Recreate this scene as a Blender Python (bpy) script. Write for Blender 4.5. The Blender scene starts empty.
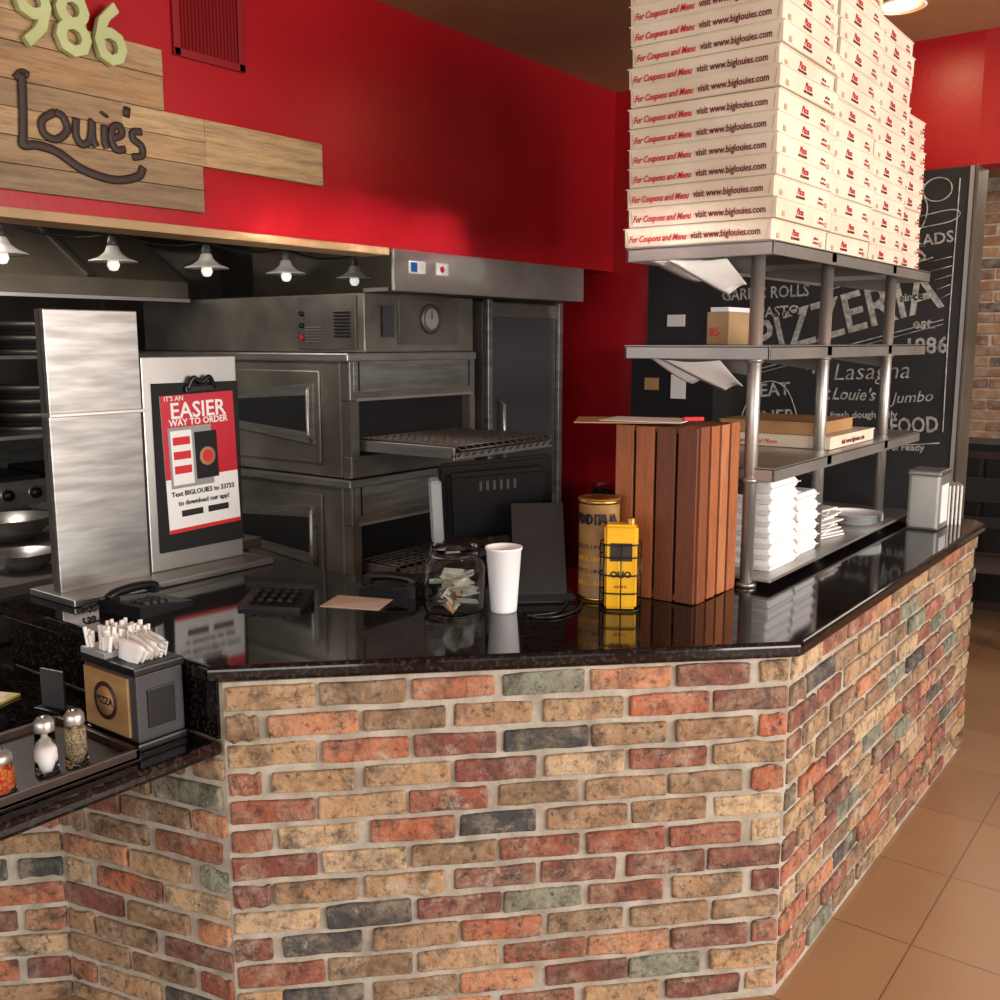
import bpy, bmesh, math, random
from mathutils import Matrix, Vector
random.seed(7)
D=bpy.data
scene=bpy.context.scene
COL=scene.collection
def c(r,g,b):
    def f(v):
        v/=255.0
        return v/12.92 if v<=0.04045 else ((v+0.055)/1.055)**2.4
    return (f(r),f(g),f(b),1)
# ------------------------------------------------------------ materials
def M(name,col,rough=.5,metal=0,col2=None,scale=6,stretch=(1,1,1),bump=0,bscale=40,trans=0,emit=0,coat=0,detail=4,lo=.35,hi=.65,alpha=1,ior=1.45,rvar=0):
    m=D.materials.new(name); m.use_nodes=True
    nt=m.node_tree; N=nt.nodes; L=nt.links
    b=N['Principled BSDF']
    b.inputs['Base Color'].default_value=col
    b.inputs['Roughness'].default_value=rough
    b.inputs['Metallic'].default_value=metal
    b.inputs['Transmission Weight'].default_value=trans
    b.inputs['Coat Weight'].default_value=coat
    b.inputs['IOR'].default_value=ior
    if emit:
        b.inputs['Emission Color'].default_value=col
        b.inputs['Emission Strength'].default_value=emit
    tc=N.new('ShaderNodeTexCoord'); mp=N.new('ShaderNodeMapping')
    mp.inputs['Scale'].default_value=stretch
    L.new(tc.outputs['Object'],mp.inputs['Vector'])
    if col2 or rvar:
        no=N.new('ShaderNodeTexNoise'); no.inputs['Scale'].default_value=scale; no.inputs['Detail'].default_value=detail
        L.new(mp.outputs[0],no.inputs['Vector'])
        if col2:
            cr=N.new('ShaderNodeValToRGB')
            cr.color_ramp.elements[0].position=lo; cr.color_ramp.elements[1].position=hi
            cr.color_ramp.elements[0].color=col; cr.color_ramp.elements[1].color=col2
            L.new(no.outputs['Fac'],cr.inputs['Fac']); L.new(cr.outputs['Color'],b.inputs['Base Color'])
        if rvar:
            mr=N.new('ShaderNodeMapRange'); mr.inputs['To Min'].default_value=max(0.02,rough-rvar); mr.inputs['To Max'].default_value=rough+rvar
            L.new(no.outputs['Fac'],mr.inputs['Value']); L.new(mr.outputs[0],b.inputs['Roughness'])
    if bump:
        n2=N.new('ShaderNodeTexNoise'); n2.inputs['Scale'].default_value=bscale; n2.inputs['Detail'].default_value=3
        L.new(mp.outputs[0],n2.inputs['Vector'])
        bp=N.new('ShaderNodeBump'); bp.inputs['Strength'].default_value=bump; bp.inputs['Distance'].default_value=.004
        L.new(n2.outputs['Fac'],bp.inputs['Height']); L.new(bp.outputs[0],b.inputs['Normal'])
    return m
def island_mat(name,cols,rough,nscale=14,stretch=(1,1,1),mott=(.5,.5,.5,1),mfac=.4,bump=.4,bscale=60,dark=None,tint=None,smear=None):
    m=D.materials.new(name); m.use_nodes=True
    nt=m.node_tree; N=nt.nodes; L=nt.links
    b=N['Principled BSDF']; b.inputs['Roughness'].default_value=rough
    g=N.new('ShaderNodeNewGeometry'); cr=N.new('ShaderNodeValToRGB'); cr.color_ramp.interpolation='CONSTANT'
    e=cr.color_ramp.elements
    tot=sum(w for _,w in cols); acc=0
    e[0].position=0; e[0].color=cols[0][0]; acc=cols[0][1]/tot
    first=True
    for col,w in cols[1:]:
        if first: e[1].position=acc; e[1].color=col; first=False
        else:
            el=e.new(acc); el.color=col
        acc+=w/tot
    L.new(g.outputs['Random Per Island'],cr.inputs['Fac'])
    tc=N.new('ShaderNodeTexCoord'); mp=N.new('ShaderNodeMapping'); mp.inputs['Scale'].default_value=stretch
    L.new(tc.outputs['Object'],mp.inputs['Vector'])
    def layer(prev,scale,p0,p1,fac,colr,rough_=.7,inv=False,off=0):
        no=N.new('ShaderNodeTexNoise'); no.noise_dimensions='4D'; no.inputs['W'].default_value=off
        no.inputs['Scale'].default_value=scale; no.inputs['Detail'].default_value=6; no.inputs['Roughness'].default_value=rough_
        L.new(mp.outputs[0],no.inputs['Vector'])
        r=N.new('ShaderNodeValToRGB'); r.color_ramp.elements[0].position=p0; r.color_ramp.elements[1].position=p1
        z=(0,0,0,1); f=(fac,fac,fac,1)
        r.color_ramp.elements[0].color=f if inv else z; r.color_ramp.elements[1].color=z if inv else f
        L.new(no.outputs['Fac'],r.inputs['Fac'])
        mx=N.new('ShaderNodeMix'); mx.data_type='RGBA'
        L.new(r.outputs['Color'],mx.inputs['Factor']); L.new(prev,mx.inputs['A']); mx.inputs['B'].default_value=colr
        return mx.outputs['Result']
    out=cr.outputs['Color']
    if tint: out=layer(out,nscale*.45,.45,.65,.45,tint,off=3)
    out=layer(out,nscale,.45,.72,mfac,mott)
    if dark:
        out=layer(out,nscale*.8,.34,.52,dark,(.035,.028,.024,1),.75,True,5)
        out=layer(out,nscale*3,.36,.48,dark,(.03,.024,.02,1),.75,True,9)
    if smear: out=layer(out,nscale*.6,.56,.68,.7,smear,.8,False,17)
    L.new(out,b.inputs['Base Color'])
    n2=N.new('ShaderNodeTexNoise'); n2.inputs['Scale'].default_value=bscale; n2.inputs['Detail'].default_value=5
    L.new(mp.outputs[0],n2.inputs['Vector'])
    bp=N.new('ShaderNodeBump'); bp.inputs['Strength'].default_value=bump; bp.inputs['Distance'].default_value=.006
    L.new(n2.outputs['Fac'],bp.inputs['Height']); L.new(bp.outputs[0],b.inputs['Normal'])
    return m

brickm=island_mat('old_brick',[(c(172,136,98),4),(c(140,76,56),4),(c(190,160,124),2.5),(c(62,62,62),1.3),(c(132,102,74),3.5),(c(170,96,66),2.5),(c(122,126,108),1.4),(c(152,116,84),3),(c(120,66,54),3),(c(184,124,88),2)],.9,nscale=15,mott=c(190,170,142),mfac=.5,bump=1,bscale=55,dark=.85,tint=c(124,104,80),smear=c(182,170,150))
mortar=M('mortar',c(180,170,155),.95,col2=c(146,136,121),scale=14,bump=.8,bscale=70)
granite=M('black_granite',c(10,9,10),.075,col2=c(58,46,42),scale=95,detail=3,lo=.5,hi=.72,coat=.2,rvar=.03)
steel=M('stainless_steel',c(174,171,166),.34,.85,col2=c(140,137,132),scale=5,stretch=(1,1,8),rvar=.07)
steel_d=M('stainless_aged',c(124,118,110),.4,.6,col2=c(92,86,80),scale=3.5,rvar=.1)
steel_o=M('oven_stainless',c(150,143,132),.36,.7,col2=c(104,98,90),scale=3,rvar=.1,detail=6)
steel_b=M('bright_steel',c(198,195,188),.36,.8,col2=c(168,165,159),scale=3,rvar=.08)
hoodm=M('hood_steel',c(112,102,88),.42,.4,col2=c(82,74,64),scale=2,rvar=.1)
black=M('black_plastic',c(18,18,19),.35)
blackm=M('matte_black',c(16,15,15),.8)
beltm=M('belt_wire',c(110,104,96),.4,.6)
darkgrey=M('dark_grey_plastic',c(58,58,60),.4)
grey=M('grey_plastic',c(140,140,140),.4)
white=M('white_paper',c(226,223,218),.7)
boxw=M('white_cardboard',c(228,216,196),.75,col2=c(216,200,176),scale=5)
kraft=M('kraft_cardboard',c(176,136,90),.8,col2=c(160,120,78),scale=8)
edgek=M('box_edge_kraft',c(184,158,120),.85)
redink=M('red_ink',c(196,34,34),.6)
darkink=M('maroon_ink',c(110,30,26),.6)
blackink=M('black_ink',c(25,22,22),.6)
redw=M('red_wall_paint',c(166,17,28),.36,col2=c(154,12,22),scale=2,bump=.12,bscale=60)
redw2=M('red_header_paint',c(164,26,26),.7,col2=c(152,20,20),scale=2)
ceilm=M('ceiling_paint',c(164,122,86),.8,col2=c(154,114,80),scale=3,bump=.1)
kitw=M('kitchen_wall_dark',c(92,84,76),.6,col2=c(70,64,58),scale=3)
cream=M('cream_wall',c(200,180,150),.7,col2=c(190,168,138),scale=3)
chalkm=M('chalkboard_slate',c(26,26,28),.75,col2=c(42,42,44),scale=3)
chalk=M('white_chalk',c(176,176,170),.9,col2=c(120,120,116),scale=40)
glass=M('clear_glass',(1,1,1,1),.02,trans=1,ior=1.2)
foam=M('styrofoam',c(242,240,238),.55)
straw=M('paper_straw_wrap',c(240,236,230),.6)
yellow=M('yellow_tin',c(232,178,20),.35,col2=c(222,160,14),scale=8)
tinl=M('oil_can_label',c(168,128,76),.4,col2=c(130,90,50),scale=14)
gold=M('gold_metal',c(190,150,80),.35,1)
salt=M('salt',c(245,243,240),.9)
pepper=M('pepper',c(150,135,105),.95,col2=c(90,76,58),scale=200,lo=.4,hi=.6)
chili=M('chili_flakes',c(150,30,16),.9,col2=c(190,120,50),scale=220,lo=.45,hi=.62)
lampglass=M('bulb_glass',c(245,240,225),.15,emit=.6)
shadew=M('lamp_shade_enamel',c(190,188,180),.35,.3)
warmlamp=M('warm_lamp',c(255,190,110),.4,emit=14)
woodlogo=M('wood_laminate',c(176,138,92),.5,col2=c(150,112,70),scale=5,stretch=(1,1,6))
traym=M('dark_wood_tray',c(58,40,28),.4,col2=c(40,27,19),scale=6,stretch=(6,1,1))
tan=M('tan_wood_trim',c(176,142,102),.6,col2=c(150,118,84),scale=4)
numgreen=M('lime_numbers',c(184,190,136),.55,col2=c(170,176,120),scale=6)
brown=M('brown_paint',c(52,36,30),.6)
cratem=island_mat('crate_wood',[(c(166,98,60),2),(c(132,74,46),2),(c(182,116,74),2),(c(108,60,38),1.4),(c(148,86,54),2)],.42,nscale=9,stretch=(6,6,.8),mott=c(94,50,32),mfac=.6,bump=.2,bscale=30)
plankm=island_mat('reclaimed_plank',[(c(178,142,98),2),(c(150,120,84),2),(c(192,158,112),2),(c(132,106,76),1.4),(c(168,128,84),2)],.65,nscale=6,stretch=(3,.7,9),mott=c(120,90,62),mfac=.7,bump=.3,bscale=20,dark=.4,tint=c(160,138,108))
bluest=M('blue_sticker',c(30,90,160),.4)
def tile_mat():
    m=D.materials.new('floor_tile'); m.use_nodes=True; nt=m.node_tree; N=nt.nodes; L=nt.links
    b=N['Principled BSDF']; b.inputs['Roughness'].default_value=.32
    tc=N.new('ShaderNodeTexCoord'); br=N.new('ShaderNodeTexBrick'); br.offset=0
    br.inputs['Scale'].default_value=1; br.inputs['Brick Width'].default_value=.46; br.inputs['Row Height'].default_value=.46
    br.inputs['Mortar Size'].default_value=.003; br.inputs['Mortar Smooth'].default_value=.2
    br.inputs['Color1'].default_value=c(166,126,90); br.inputs['Color2'].default_value=c(156,116,80); br.inputs['Mortar'].default_value=c(116,88,66)
    L.new(tc.outputs['Object'],br.inputs['Vector'])
    no=N.new('ShaderNodeTexNoise'); no.inputs['Scale'].default_value=4; no.inputs['Detail'].default_value=6
    L.new(tc.outputs['Object'],no.inputs['Vector'])
    mx=N.new('ShaderNodeMix'); mx.data_type='RGBA'; mx.blend_type='MULTIPLY'; mx.inputs['Factor'].default_value=.4
    L.new(br.outputs['Color'],mx.inputs['A'])
    mr=N.new('ShaderNodeMapRange'); mr.inputs['To Min'].default_value=.55; mr.inputs['To Max'].default_value=1.1
    L.new(no.outputs['Fac'],mr.inputs['Value']); L.new(mr.outputs[0],mx.inputs['B'])
    L.new(mx.outputs['Result'],b.inputs['Base Color'])
    return m
tile=tile_mat()

# ------------------------------------------------------------ mesh builder
MX=Matrix(((0,0,1,0),(1,0,0,0),(0,1,0,0),(0,0,0,1)))   # local x->+Y, y->+Z, z->+X
MY=Matrix.Rotation(math.pi/2,4,'X')                    # local x->+X, y->+Z, z->-Y
def T(x,y,z): return Matrix.Translation((x,y,z))
def RZ(a): return Matrix.Rotation(a,4,'Z')
def RX(a): return Matrix.Rotation(a,4,'X')
def RY(a): return Matrix.Rotation(a,4,'Y')
I4=Matrix.Identity(4)
class MB:
    def __init__(s,name,base=I4): s.name=name; s.bm=bmesh.new(); s.mats=[]; s.base=base
    def add(s,t,Mx,m,smooth=False):
        bmesh.ops.transform(t,matrix=s.base@Mx,verts=t.verts)
        if m not in s.mats: s.mats.append(m)
        i=s.mats.index(m)
        for f in t.faces: f.material_index=i; f.smooth=smooth
        me=D.meshes.new('tmp'); t.to_mesh(me); t.free(); s.bm.from_mesh(me); D.meshes.remove(me)
    def box(s,cx,cy,cz,sx,sy,sz,m,bev=0,R=I4,taper=None):
        t=bmesh.new(); bmesh.ops.create_cube(t,size=1)
        bmesh.ops.scale(t,vec=(sx,sy,sz),verts=t.verts)
        if taper:
            for v in t.verts:
                if v.co.z>0: v.co.x*=taper; v.co.y*=taper
        if bev: bmesh.ops.bevel(t,geom=t.edges[:],offset=bev,segments=2,affect='EDGES',profile=.6)
        s.add(t,T(cx,cy,cz)@R,m); return s
    def bb(s,x0,x1,y0,y1,z0,z1,m,bev=0):
        return s.box((x0+x1)/2,(y0+y1)/2,(z0+z1)/2,abs(x1-x0),abs(y1-y0),abs(z1-z0),m,bev)
    def lathe(s,prof,x,y,z,m,seg=32,R=I4,cap=True,smooth=True):
        t=bmesh.new(); rings=[]
        for r,h in prof:
            rings.append([t.verts.new((r*math.cos(2*math.pi*i/seg),r*math.sin(2*math.pi*i/seg),h)) for i in range(seg)])
        for a,b in zip(rings,rings[1:]):
            for i in range(seg):
                j=(i+1)%seg; t.faces.new((a[i],a[j],b[j],b[i]))
        if cap:
            if prof[0][0]>1e-4: t.faces.new(rings[0][::-1])
            if prof[-1][0]>1e-4: t.faces.new(rings[-1])
        s.add(t,T(x,y,z)@R,m,smooth); return s
    def cyl(s,x,y,z,r,h,m,seg=24,R=I4,r2=None):
        r2=r if r2 is None else r2
        return s.lathe([(r,0),(r2,h)],x,y,z,m,seg,R,True,seg>8)
    def prism(s,poly,z0,z1,m,bev=0,Mx=I4):
        t=bmesh.new(); lo=[t.verts.new((p[0],p[1],z0)) for p in poly]; hi=[t.verts.new((p[0],p[1],z1)) for p in poly]
        n=len(poly); t.faces.new(lo[::-1]); top=t.faces.new(hi)
        for i in range(n): t.faces.new((lo[i],lo[(i+1)%n],hi[(i+1)%n],hi[i]))
        bmesh.ops.recalc_face_normals(t,faces=t.faces)
        if bev:
            ed=[e for e in t.edges if abs(e.verts[0].co.z-e.verts[1].co.z)<1e-6]
            bmesh.ops.bevel(t,geom=ed,offset=bev,segments=4,affect='EDGES',profile=.5)
        s.add(t,Mx,m); return s
    def tube(s,pts,r,m,seg=8,spline=False,Mx=I4,flat=1,up=(0,0,1)):
        P=[Vector(p) for p in pts]
        if spline and len(P)>2:
            Q=[]
            E=[P[0]*2-P[1]]+P+[P[-1]*2-P[-2]]
            for i in range(1,len(E)-2):
                for k in range(6):
                    u=k/6; a,b,c_,d=E[i-1],E[i],E[i+1],E[i+2]
                    Q.append(.5*((2*b)+(c_-a)*u+(2*a-5*b+4*c_-d)*u*u+(3*b-a-3*c_+d)*u**3))
            Q.append(P[-1]); P=Q
        t=bmesh.new(); rings=[]
        up=Vector(up)
        for i,p in enumerate(P):
            d=(P[min(i+1,len(P)-1)]-P[max(i-1,0)])
            if d.length<1e-9: d=Vector((1,0,0))
            d.normalize()
            u=up if abs(d.dot(up))<.95 else Vector((1,0,0))
            a=d.cross(u).normalized(); b=a.cross(d).normalized()
            rings.append([t.verts.new(p+a*r*math.cos(2*math.pi*k/seg)+b*r*flat*math.sin(2*math.pi*k/seg)) for k in range(seg)])
        for A,B in zip(rings,rings[1:]):
            for k in range(seg): t.faces.new((A[k],A[(k+1)%seg],B[(k+1)%seg],B[k]))
        t.faces.new(rings[0][::-1]); t.faces.new(rings[-1])
        s.add(t,Mx,m,True); return s
    def text(s,st,size,Mx,m,ext=.0006,shear=0,align='LEFT',bold=0,sx=1):
        cu=D.curves.new('t','FONT'); cu.body=st; cu.size=size; cu.extrude=ext; cu.shear=shear; cu.align_x=align; cu.offset=bold; cu.resolution_u=2
        o=D.objects.new('t',cu); COL.objects.link(o)
        bpy.context.view_layer.update()
        me=D.meshes.new_from_object(o.evaluated_get(bpy.context.evaluated_depsgraph_get()))
        t=bmesh.new(); t.from_mesh(me); D.objects.remove(o); D.curves.remove(cu); D.meshes.remove(me)
        s.add(t,Mx@Matrix.Diagonal((sx,1,1,1)),m); return s
    def quadsheet(s,pts,m,th=.0012):
        t=bmesh.new(); v=[t.verts.new(p) for p in pts]; t.faces.new(v)
        r=bmesh.ops.extrude_face_region(t,geom=t.faces[:]); 
        for e in r['geom']:
            if isinstance(e,bmesh.types.BMVert): e.co.z+=th
        s.add(t,I4,m); return s
    def sheet(s,P,m,nu=8,nv=8,amp=.01,th=.001,seed=0):
        rg=random.Random(seed); ph=rg.uniform(0,6)
        t=bmesh.new(); g=[]
        a,b_,c_,d=[Vector(p) for p in P]
        for i in range(nu+1):
            row=[]
            for j in range(nv+1):
                u=i/nu; v=j/nv
                p=(a*(1-u)+b_*u)*(1-v)+(d*(1-u)+c_*u)*v
                p.z+=amp*math.sin(u*4+ph)*math.cos(v*3+ph*.7)
                row.append(t.verts.new(p))
            g.append(row)
        for i in range(nu):
            for j in range(nv): t.faces.new((g[i][j],g[i+1][j],g[i+1][j+1],g[i][j+1]))
        r=bmesh.ops.extrude_face_region(t,geom=t.faces[:])
        for e in r['geom']:
            if isinstance(e,bmesh.types.BMVert): e.co.z+=th
        s.add(t,I4,m,True); return s
    def done(s):
        bmesh.ops.recalc_face_normals(s.bm,faces=s.bm.faces)
        xs=[v.co for v in s.bm.verts]
        mn=[min(v[i] for v in xs) for i in range(3)]; mxx=[max(v[i] for v in xs) for i in range(3)]
        o=Vector(((mn[0]+mxx[0])/2,(mn[1]+mxx[1])/2,mn[2]))
        bmesh.ops.translate(s.bm,vec=-o,verts=s.bm.verts)
        me=D.meshes.new(s.name); s.bm.to_mesh(me); s.bm.free()
        for m in s.mats: me.materials.append(m)
        ob=D.objects.new(s.name,me); ob.location=o; COL.objects.link(ob); return ob
EXT=Matrix(((0,0,1,0),(1,0,0,0),(0,1,0,0),(0,0,0,1)))

# ------------------------------------------------------------ room shell
HC=3.0
XS=-2.85
o=MB('floor').bb(-6.4,4.2,-3.6,9.2,-.1,0,tile).done()
MB('ceiling').bb(-6.4,4.2,-3.6,9.2,HC,HC+.1,ceilm).done()
MB('wall_kitchen').bb(-6.4,-6.2,-3.6,4.8,0,HC,kitw).bb(-6.2,-3.2,4.8,4.95,0,HC,kitw).done()
MB('wall_soffit').bb(XS-.12,XS,-3.4,4.8,2.075,HC,redw).done()
w=MB('wall_menu').bb(-3.2,-1.05,4.8,4.95,0,HC,redw); w.bb(-1.05,4.0,4.8,4.95,2.45,HC,redw2); w.bb(3.2,4.0,4.8,4.95,0,2.45,redw2); w.done()
MB('trim_wainscot').bb(-2.9,-1.06,4.77,4.8,0,.88,cream).bb(-2.9,-1.06,4.755,4.8,.88,.92,tan).done()
MB('trim_opening').bb(-1.05,-1.035,4.775,4.96,0,2.449,hoodm,.003).done()
w=MB('wall_right'); w.bb(4.0,4.2,-3.6,9.2,0,.6,cream); w.bb(4.0,4.2,-3.6,9.2,2.75,HC,cream)
for y in (-3.4,-1.0,1.4,3.8,6.4,9.0): w.bb(4.0,4.2,y-.15,y+.15,.6,2.75,cream)
w.done()
w=MB('wall_back'); w.bb(-6.2,4.0,-3.6,-3.4,0,.5,cream); w.bb(-6.2,4.0,-3.6,-3.4,2.75,HC,cream)
for x in (-6.0,-3.0,-.6,1.6,3.85): w.bb(x-.15,x+.15,-3.6,-3.4,.5,2.75,cream)
w.done()
n=1
for y0,y1 in ((-3.25,-1.15),(-.85,1.25),(1.55,3.65),(3.95,6.25),(6.55,8.85)):
    f=MB('window_%d'%n); n+=1
    ym=(y0+y1)/2
    for a,b in ((y0,y0+.05),(y1-.05,y1),(ym-.02,ym+.02)): f.bb(4.05,4.1,a,b,.6,2.75,blackm)
    for a,b in ((.6,.65),(2.7,2.75),(1.9,1.94)): f.bb(4.05,4.1,y0,y1,a,b,blackm)
    f.done()
def bricks(b,P0,P1,z0,z1,m,proud=.010,L=.203,H=.0575,J=.0125,th=.04):
    P0=Vector(P0+(0,)); P1=Vector(P1+(0,)); d=P1-P0; Ln=d.length; d.normalize(); nrm=Vector((d.y,-d.x,0))
    ang=math.atan2(d.y,d.x)
    z=z1-.004-J*.5; row=0
    while z-H>z0-.03:
        zb=max(z-H,z0); off=(row%2)*(L+J)/2+random.uniform(-.010,.010)
        x=-off
        while x<Ln:
            l=L+random.uniform(-.016,.008)
            a=max(x,0.004); e=min(x+l,Ln-.004)
            if e-a>.03 and z-zb>.01:
                mid=P0+d*((a+e)/2)+nrm*(proud-th/2+random.uniform(-.004,.0035))
                hh=z-zb+random.uniform(-.006,.001)
                t=bmesh.new(); bmesh.ops.create_cube(t,size=1); bmesh.ops.subdivide_edges(t,edges=[q for q in t.edges if abs(q.verts[0].co.x-q.verts[1].co.x)>.5],cuts=3)
                bmesh.ops.scale(t,vec=(e-a,th,hh),verts=t.verts)
                for v in t.verts: v.co+=Vector((random.uniform(-.003,.003),random.uniform(-.002,.002),random.uniform(-.0025,.0025)))
                sh=[q for q in t.edges if len(q.link_faces)==2 and q.calc_face_angle(0)>.8]
                bmesh.ops.bevel(t,geom=sh,offset=.006,segments=2,affect='EDGES',profile=.5)
                b.add(t,T(mid.x,mid.y,(z+zb)/2)@RZ(ang+random.uniform(-.006,.006))@RY(random.uniform(-.01,.01)),m)
            x+=L+J
        z-=H+J; row+=1
farb=MB('wall_far'); farb.bb(-6.2,4.0,9.0,9.2,0,HC,mortar)
fbm=island_mat('dark_brick',[(c(130,94,70),2),(c(106,72,56),2),(c(146,110,82),2),(c(80,62,52),1)],.9,bump=.5)
bricks(farb,(-3.4,9.0),(2.0,9.0),.3,2.9,fbm,L=.24,H=.075)
farb.done()

# ------------------------------------------------------------ brick counter
A=(-1.827,1.37); B=(-.867,2.353); Cc=(-.867,4.40); E=(-2.34,1.243); E2=(-3.1,.483)
bc=MB('brick_counter')
bc.prism([A,B,Cc,(-1.6,4.40),(-1.6,2.8),(-2.2,2.16),(-2.77,2.16),(-2.77,1.37)],0,.93,mortar)
bc.prism([A,(-3.1,1.37),E2,E],0,.755,mortar)
bc.bb(-2.77,-1.84,1.362,1.372,.793,.93,granite)
bricks(bc,A,B,0,.93,brickm); bricks(bc,B,Cc,0,.93,brickm)
bricks(bc,E,A,0,.755,brickm); bricks(bc,E2,E,0,.755,brickm)
bricks(bc,Cc,(-1.6,4.40),0,.93,brickm)
bc.done()
MB('granite_countertop').prism([(-1.842,1.342),(-.836,2.340),(-.832,2.36),(-.832,4.40),(-.88,4.46),(-1.66,4.46),(-1.66,2.78),(-2.22,2.2),(-2.8,2.2),(-2.8,1.342)][::-1],.931,.971,granite,bev=.012).done()
MB('granite_bar_ledge').prism([(-1.83,1.360),(-1.83,.2),(-3.15,.2),(-3.15,1.360)],.756,.792,granite,bev=.012).done()

# ------------------------------------------------------------ shelf unit
sx0,sx1=-1.567,-1.10
s=MB('steel_shelf_unit')
for py in (2.80,3.38,4.10):
    s.cyl(-1.178,py,.985,.020,.98,steel_b,20)
    s.cyl(-1.178,py,.971,.030,.014,steel,20)
    s.cyl(-1.178,py,1.64,.025,.016,steel_b,16); s.cyl(-1.178,py,1.288,.025,.014,steel_b,16)
def shelf(y0,y1,z,th=.034):
    s.bb(sx0,sx1,y0,y1,z-.006,z,steel_b)
    s.bb(sx1-.008,sx1,y0,y1,z-th,z-.001,steel_b,.002); s.bb(sx0,sx0+.008,y0,y1,z-th,z-.001,steel_b,.002)
    s.bb(sx0,sx1,y0,y0+.008,z-th,z-.001,steel_b,.002); s.bb(sx0,sx1,y1-.008,y1,z-th,z-.001,steel_b,.002)
    for k in (.3,.7): 
        yy=y0+(y1-y0)*k; s.bb(sx0,sx1,yy-.02,yy+.02,z-th*.8,z-.006,steel_d)
shelf(2.72,4.36,1.98,.04); shelf(2.72,4.36,1.69,.04); shelf(2.79,4.36,1.335,.04); 
s.bb(sx0,sx1,2.79,4.36,.993,1.003,steel_b,.002)
for py in (2.84,4.3): s.bb(sx0,sx0+.03,py,py+.03,.971,.993,steel)
for py in (2.80,3.38,4.10):
    for z in (1.942,1.652,1.297):
        t=[(0,0),(.26,0),(.26,-.012),(0,-.05)]
        s.prism([(p[0]*-1,p[1]) for p in t],-.002,.002,steel_d,Mx=T(-1.19,py,z)@MY)
s.done()
def pstack(y0,ly,z0,nb,h=.0575,x0=-1.562,lx=.455,front=True,jit=.006):
    b=MB('pizza_box_stack')
    for i in range(nb):
        z=z0+i*h; jx=random.uniform(-jit,jit); jy=random.uniform(-jit,jit); a=random.uniform(-.015,.015)
        R=T(x0+lx/2+jx,y0+ly/2+jy,z)@RZ(a)
        t=bmesh.new(); bmesh.ops.create_cube(t,size=1); bmesh.ops.scale(t,vec=(lx-.004,ly-.004,h*.95),verts=t.verts)
        for v in t.verts:
            if v.co.z<0: v.co.x*=.994; v.co.y*=.994
        bmesh.ops.bevel(t,geom=t.edges[:],offset=.002,segments=1,affect='EDGES'); b.add(t,R@T(0,0,h*.475+.001),boxw)
        t=bmesh.new(); bmesh.ops.create_cube(t,size=1); bmesh.ops.scale(t,vec=(lx+.002,ly+.002,.003),verts=t.verts); b.add(t,R@T(0,0,h*.955),boxw)
        t=bmesh.new(); bmesh.ops.create_cube(t,size=1); bmesh.ops.scale(t,vec=(lx-.02,ly-.02,.002),verts=t.verts); b.add(t,R@T(0,0,h*.99),edgek)
        for sgn in (-1,1):
            t=bmesh.new(); bmesh.ops.create_cube(t,size=1); bmesh.ops.scale(t,vec=(.0012,.001,h*.7),verts=t.verts)
            b.add(t,R@T(sgn*(lx/2-.014),-ly/2+.0018,h*.45)@RY(sgn*.12),edgek)
            t=bmesh.new(); bmesh.ops.create_cube(t,size=1); bmesh.ops.scale(t,vec=(.001,.02,h*.25),verts=t.verts)
            b.add(t,R@T(lx/2-.0018,sgn*(ly/2-.05),h*.25),edgek)
        if front:
            b.text('For Coupons and Menu',.0265,R@T(-lx/2+.018,-ly/2+.0008,h*.26)@MY,redink,shear=.35,bold=.0004,sx=.74)
            b.text('visit www.biglouies.com',.028,R@T(-lx/2+.222,-ly/2+.0008,h*.28)@MY,darkink,bold=.0004,sx=.78)
        q=random.uniform(-.02,.02)
        b.text('Pizza',.026,R@T(lx/2-.0012,-.04+q,h*.4)@MX,redink,shear=.3,bold=.0004,align='CENTER')
        b.text('RESTAURANT',.011,R@T(lx/2-.0012,-.04+q,h*.2)@MX,darkink,align='CENTER')
        b.text('pick up',.012,R@T(lx/2-.0012,.13,h*.45)@MX,darkink,align='CENTER')
        b.text('& delivery',.012,R@T(lx/2-.0012,.13,h*.22)@MX,redink,align='CENTER')
    return b.done()
pstack(2.722,.45,1.981,13,x0=-1.572,lx=.468,jit=.009)
pstack(3.185,.42,1.981,15,front=False,x0=-1.565)
pstack(3.62,.40,1.981,14,front=False,x0=-1.575)
pstack(4.045,.29,1.981,10,front=False,x0=-1.49,lx=.345)
b=MB('pizza_box'); b.box(-1.35,3.62,1.336+.021,.42,.48,.04,boxw,.003); b.box(-1.35,3.62,1.336+.043,.425,.485,.004,boxw); b.text('visit www.biglouies.com',.026,T(-1.1395,3.62,1.348)@MX,darkink,align='CENTER',bold=.0004); b.text('For Coupons and Menu',.022,T(-1.54,3.3795,1.348)@MY,redink,shear=.3); b.done()
b=MB('kraft_pizza_box'); b.box(-1.36,3.55,1.382+.021,.36,.36,.04,kraft,.003); b.box(-1.36,3.55,1.382+.043,.365,.365,.004,kraft); b.done()
for (y,nb,wd,xx) in ((2.99,8,.23,-1.25),(3.235,6,.2,-1.25)):
    b=MB('takeout_container_stack')
    for i in range(nb):
        z=1.0035+i*.0345; jx=random.uniform(-.004,.004)
        b.box(xx+jx,y,z+.0085,wd*.92,wd*.9,.017,foam,.004,taper=1.06)
        b.box(xx+jx,y,z+.0255,wd*.98,wd*.96,.016,foam,.004,taper=.9)
        b.box(xx+jx,y,z+.0172,wd+.004,wd+.002,.003,foam,.001)
    b.done()
b=MB('paper_plate_stack')
for i in range(6): b.lathe([(.001,0),(.07,0),(.105,.016),(.108,.017),(.07,.004),(.001,.004)],-1.21,3.90,1.0035+i*.005,foam,36,cap=False)
b.done()
b=MB('paper_bag_pile')
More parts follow.
